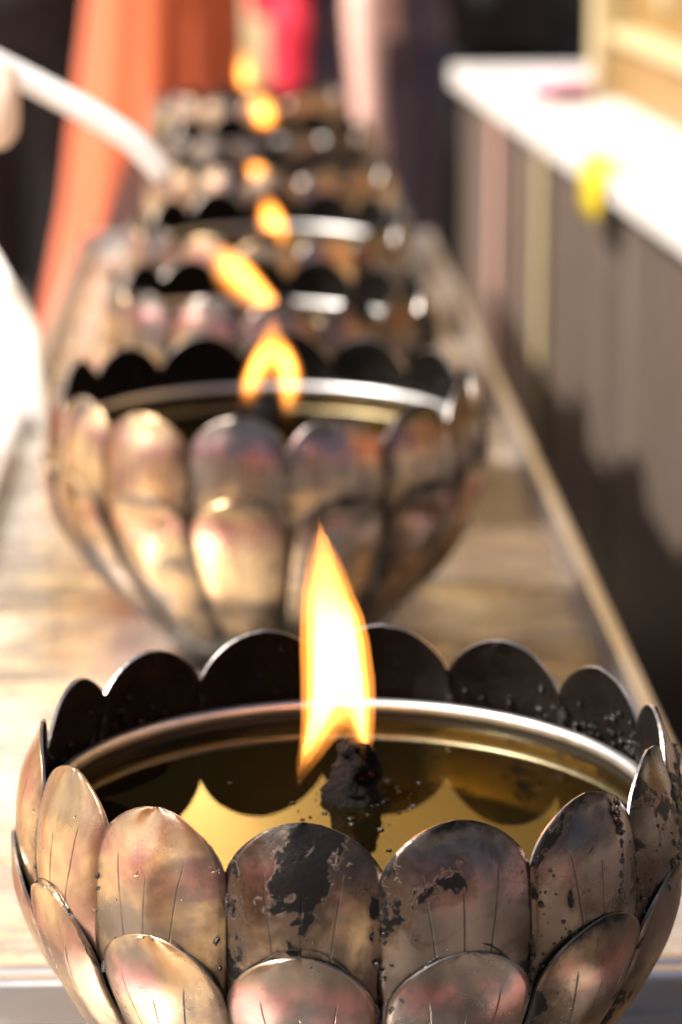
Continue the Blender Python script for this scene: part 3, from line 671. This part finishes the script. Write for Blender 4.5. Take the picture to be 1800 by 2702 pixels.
for q, dy in enumerate((-0.026, -0.009, 0.009, 0.026)):        # fingers curl over the taper from below
    x0 = ax - 0.002 + 0.012 * q
    chs.append([(x0 - 0.028, 1.628, 1.122 - 0.004 * q, 0.010), (x0, 1.604, 1.128 - 0.006 * q, 0.0095), (x0 + 0.004, 1.600, 1.150 - 0.006 * q, 0.0088), (x0 + 0.002, 1.612, 1.168 - 0.006 * q, 0.0078)])
chs.append([(-0.285, 1.645, 1.130, 0.013), (-0.255, 1.645, 1.150, 0.011), (-0.225, 1.636, 1.156, 0.009)])
blobby('arm', loc(chs), M['skin3'], p, 0.0035, 4, 1.0, 14, 4)
ch2 = [[(-0.99, 2.12, 1.36, 0.055), (-0.76, 2.22, 1.12, 0.044), (-0.50, 2.29, 0.98, 0.038), (-0.372, 2.31, 0.935, 0.032)], [(-0.372, 2.31, 0.935, 0.032), (-0.335, 2.31, 0.915, 0.042), (-0.305, 2.31, 0.890, 0.040)]]
for q in range(4):
    y0 = 2.272 + 0.021 * q
    ch2.append([(-0.312, y0, 0.906, 0.0125), (-0.280, y0, 0.890, 0.0125), (-0.272, y0, 0.852, 0.0112), (-0.280, y0, 0.822, 0.0095)])
ch2.append([(-0.345, 2.275, 0.900, 0.015), (-0.315, 2.252, 0.870, 0.0125), (-0.298, 2.250, 0.836, 0.0105)])
ch2 = [[(x - 0.075, y + 0.14, z - 0.01, r) for x, y, z, r in c] for c in ch2]
blobby('arm', loc(ch2), M['skin3'], p, 0.004, 4, 1.0, 14, 4)
v = []; f = []; NX, NZ = 26, 22                               # white cloth hung over the forearm
for j in range(NZ + 1):
    for i in range(NX + 1):
        u, w = i / NX, j / NZ; z = 0.955 - 0.172 * w
        top = max(0, 0.18 - w) * 0.25
        x = -0.250 - 0.20 * u + 0.012 * (w - 0.5) - 0.16 * max(0, 0.40 - w) ** 1.5 ; y = 2.19 + 0.17 * u + 0.010 * math.sin(u * 17 + w * 2) * (0.3 + w) + top
        v.append((x, y, z - 0.012 * math.sin(u * 5) * w))
for j in range(NZ):
    for i in range(NX):
        a_ = j * (NX + 1) + i; f.append((a_, a_ + 1, a_ + NX + 2, a_ + NX + 1))
wc = tag(pydata('white_cloth', v, f, M['whitecloth']), 'sunlit white cloth hanging by the long tray at the left edge', 'cloth')
md = wc.modifiers.new('thickness', 'SOLIDIFY'); md.thickness = 0.002
# two people added out of view by the camera, to shape petal reflections
p = person('person in bright orange robe added beside the camera to warm reflections in the left steel petals', -0.66, 0.42, R(100), M['skin'], [], 0.10, 1.68, 'added people by the camera')
loft('robe', [(0, 0, 0.10, 0.26, 0.24), (0, 0, 0.5, 0.24, 0.21), (0, 0, 0.95, 0.23, 0.19), (0, 0, 1.2, 0.23, 0.18), (0, 0, 1.34, 0.21, 0.14), (0, 0, 1.42, 0.12, 0.09), (0, 0, 1.45, 0.065, 0.065)], M['saffron'], p, 72, 0.04, 11, 8)
p = person('person in dark clothes added behind the camera to darken reflections in the right steel petals', 0.16, -0.38, R(180), M['skin'], hang(-1) + hang(1), 0.10, 1.68, 'added people by the camera'); trousers(p, M['purple'], 0.10, 0.09); shirt(p, M['black'], 0.95, 0.20)
# the white taper itself
v = []; f = []
pts = catmull([(-0.330, 1.62, 1.213), (-0.241, 1.62, 1.168), (-0.203, 1.62, 1.149), (-0.172, 1.62, 1.133), (-0.147, 1.62, 1.119), (-0.126, 1.62, 1.105), (-0.113, 1.62, 1.092), (-0.1055, 1.62, 1.083)], 6)
tube_into(v, f, pts, [0.0078 if i < len(pts) - 3 else (0.0077, 0.0072, 0.0055)[i - len(pts) + 3] for i in range(len(pts))], 20)
tag(pydata('taper', v, f, M['wax']), 'curved white taper held out over the lamps from the left edge', 'taper')
